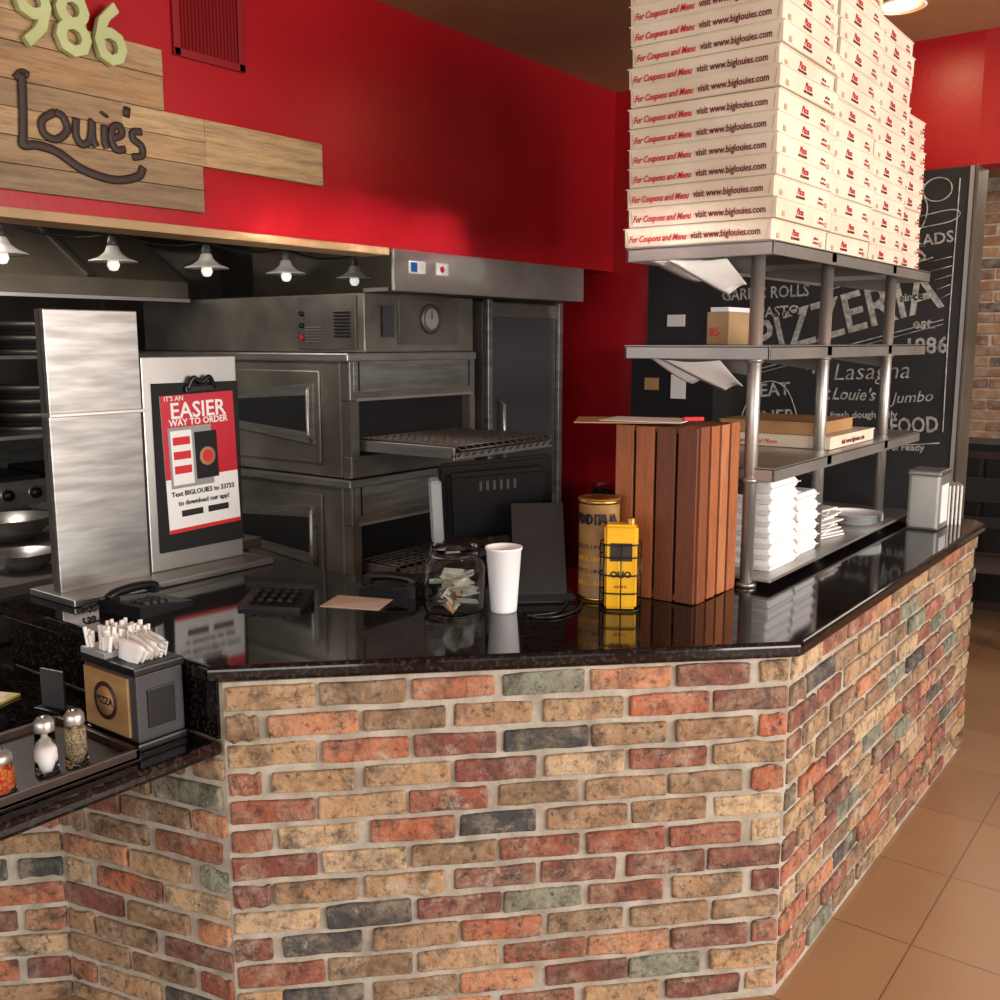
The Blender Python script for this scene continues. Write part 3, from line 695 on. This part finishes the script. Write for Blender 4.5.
# ------------------------------------------------------------ chalkboard
b=MB('chalkboard_mural')
b.bb(-2.62,-1.07,4.783,4.799,.93,2.447,chalkm)
b.bb(-1.07,-1.052,4.778,4.799,.93,2.447,grey)
def ct(st,x,z,size,rot=0,sx=1,bold=.001,shear=0): b.text(st,size,T(x,4.782,z)@MY@RZ(rot),chalk,ext=.0005,bold=bold,sx=sx,shear=shear)
ct('GARLIC ROLLS',-2.20,1.905,.08,.03,.85); ct('ANTIPASTO',-2.16,1.81,.072,.05,.95); ct('PASTA',-2.15,2.03,.1,0); ct('SUBS',-1.80,2.05,.1,.1)
ct('PIZZERIA',-2.0,1.62,.26,.27,.84,.003); ct('CALZONES',-1.72,1.98,.11,.16,.9,.000); ct('SALADS',-1.36,2.11,.07,.1)
ct('est.',-1.27,1.76,.07); ct('1986',-1.30,1.645,.10,.05,.95,.002)
ct('Lasagna',-1.62,1.52,.115,.05,1.0,-.001,.2); ct("Louie's",-1.62,1.43,.08,0,.9,.001,.3); ct('Jumbo',-1.34,1.42,.07,.1,1,.000,.3); ct('FOOD',-1.34,1.28,.10,.1,.75,.002)
ct('EAT',-1.98,1.43,.09,.1); ct('FRESH',-2.38,1.55,.08); ct('*',-1.75,1.50,.18); ct('*',-1.7,1.36,.18); ct('LOVE',-2.4,1.35,.09); ct('DINER',-2.05,1.29,.09,.1); ct('WINGS',-1.65,1.24,.08)
ct('fresh dough daily',-1.62,1.34,.045,.05); ct('family recipe',-1.55,2.22,.05,.05); ct('hot & ready',-1.40,1.20,.045,.05); ct('since',-1.33,1.88,.05,.1)
def line(pts,r=.004): b.tube([(p[0],4.781,p[1]) for p in pts],r,chalk,6,True)
line([(-1.98+.07*k,1.57+.019*k) for k in range(13)],.003); line([(-1.98+.07*k,1.55+.019*k) for k in range(13)],.002); line([(-1.7+.05*k,1.93+.014*k) for k in range(11)],.003)
line([(-1.2+.06*math.cos(t*.5),2.36+.05*math.sin(t*.5)) for t in range(14)],.003)
line([(-1.27,2.2),(-1.14,2.22),(-1.10,2.25),(-1.14,2.27),(-1.27,2.25)],.003); line([(-1.11,1.3),(-1.115,1.8),(-1.11,2.4)],.003)
line([(-1.3,2.4),(-1.24,2.3),(-1.26,2.2),(-1.35,2.15)],.003); line([(-2.4,2.3),(-2.2,2.35),(-2.0,2.3)])
for k in range(5): line([(-1.22+.015*k,2.05-.04*k),(-1.12,2.07-.04*k)],.002)
line([(-1.6,1.22),(-1.3,1.23),(-1.12,1.25)],.003); line([(-2.1,1.25),(-2.0,1.48),(-1.85,1.48),(-1.75,1.25)],.003)
b.done()
b=MB('back_counter')
b.bb(-2.75,-1.75,4.50,4.74,0,.9,blackm,.004); b.bb(-2.77,-1.73,4.48,4.745,.9,.94,granite,.004)
b.done()
b=MB('wall_cubby_shelf')
b.bb(-2.58,-2.12,4.55,4.78,1.1,1.66,blackm,.004); b.bb(-2.5,-2.22,4.545,4.55,1.15,1.25,white); b.bb(-2.35,-2.27,4.545,4.55,1.42,1.54,white); b.bb(-2.58,-2.12,4.53,4.78,1.66,1.68,steel_d); b.bb(-2.5,-2.42,4.547,4.55,1.46,1.52,kraft)
b.done()
b=MB('wall_note'); b.bb(-2.50,-2.40,4.776,4.782,1.78,1.84,white); b.done()

# ------------------------------------------------------------ far room
b=MB('sideboard_cabinet')
X0,X1=-1.9,-.95
b.bb(X0,X1,6.6,7.0,.06,1.05,brown,.01); b.bb(X0-.02,X1+.02,6.58,7.02,1.05,1.09,blackm,.005)
for i in range(3):
    xa=X0+.03+i*.3; b.bb(xa,xa+.27,6.585,6.6,.12,1.0,blackm,.006); b.cyl(xa+.24,6.585,.6,.012,.02,steel,12,R=RX(math.pi/2))
for x in (X0+.05,X1-.05):
    for y in (6.65,6.95): b.cyl(x,y,0,.02,.06,blackm,12)
b.done()
def chair(x,y,a):
    b=MB('dining_chair'); R=T(x,y,0)@RZ(a)
    for sx in (-.19,.19):
        for sy in (-.19,.19): rb(b,R,sx,sy,.225,.035,.035,.45,blackm)
        rb(b,R,sx,.19,.70,.035,.03,.5,blackm)
    rb(b,R,0,0,.46,.43,.43,.04,brown,.01); rb(b,R,0,.19,.85,.42,.025,.14,blackm,.005); rb(b,R,0,.19,.66,.42,.02,.06,blackm)
    b.done()
chair(-1.15,6.1,.2); chair(-.55,6.1,-.2)
b=MB('recessed_ceiling_light'); b.lathe([(.09,0),(.10,.004),(.07,.012)],-1.25,4.25,2.986,white,32,cap=False); b.lathe([(.001,.006),(.07,.006)],-1.25,4.25,2.986,warmlamp,32,cap=False); b.done()

# ------------------------------------------------------------ lights
def area(name,loc,target,sx,sy,pw,col=(1,1,1),spread=None):
    l=D.lights.new(name,'AREA'); l.shape='RECTANGLE'; l.size=sx; l.size_y=sy; l.energy=pw; l.color=col
    if spread: l.spread=math.radians(spread)
    o=D.objects.new(name,l); o.location=loc; d=Vector(target)-Vector(loc); o.rotation_euler=d.to_track_quat('-Z','Y').to_euler(); COL.objects.link(o); return o
area('daylight_window_side',(3.9,2.4,1.8),(-1.5,2.6,1.3),5.0,2.0,380,(1,.965,.92))
area('daylight_window_back',(.2,-3.2,1.9),(-1.8,2,1.2),4.5,1.8,110,(1,.97,.94))
area('kitchen_fluorescent',(-4.0,1.6,2.40),(-4.0,1.6,0),1.4,.3,28,(1,.93,.84))  # added fill to brighten the dim kitchen, no fixture behind it
area('far_room_light',(-1,7.6,2.9),(-1,7.6,0),2,2,40,(1,.85,.65))
area('ceiling_downlight',(-1.25,4.25,2.97),(-1.25,4.25,0),.14,.14,4,(1,.7,.4))
area('window_glint',(3.8,-1.2,1.45),(-2.85,3.0,2.10),1.3,.12,1.6,(1,.95,.9),2.5)  # added narrow lamp, stands in for sun reflected onto the red soffit
wd=D.worlds.new('World'); scene.world=wd; wd.use_nodes=True
wd.node_tree.nodes['Background'].inputs[0].default_value=(.9,.95,1,1); wd.node_tree.nodes['Background'].inputs[1].default_value=.9
scene.view_settings.view_transform='Standard'

cam=D.cameras.new('Camera'); cam.lens=36; cam.sensor_width=36; cam.clip_start=.02
co=D.objects.new('Camera',cam); COL.objects.link(co); co.location=(0,0,1.7)
co.rotation_euler=(math.radians(90-8.98),0,math.radians(36.98)); scene.camera=co
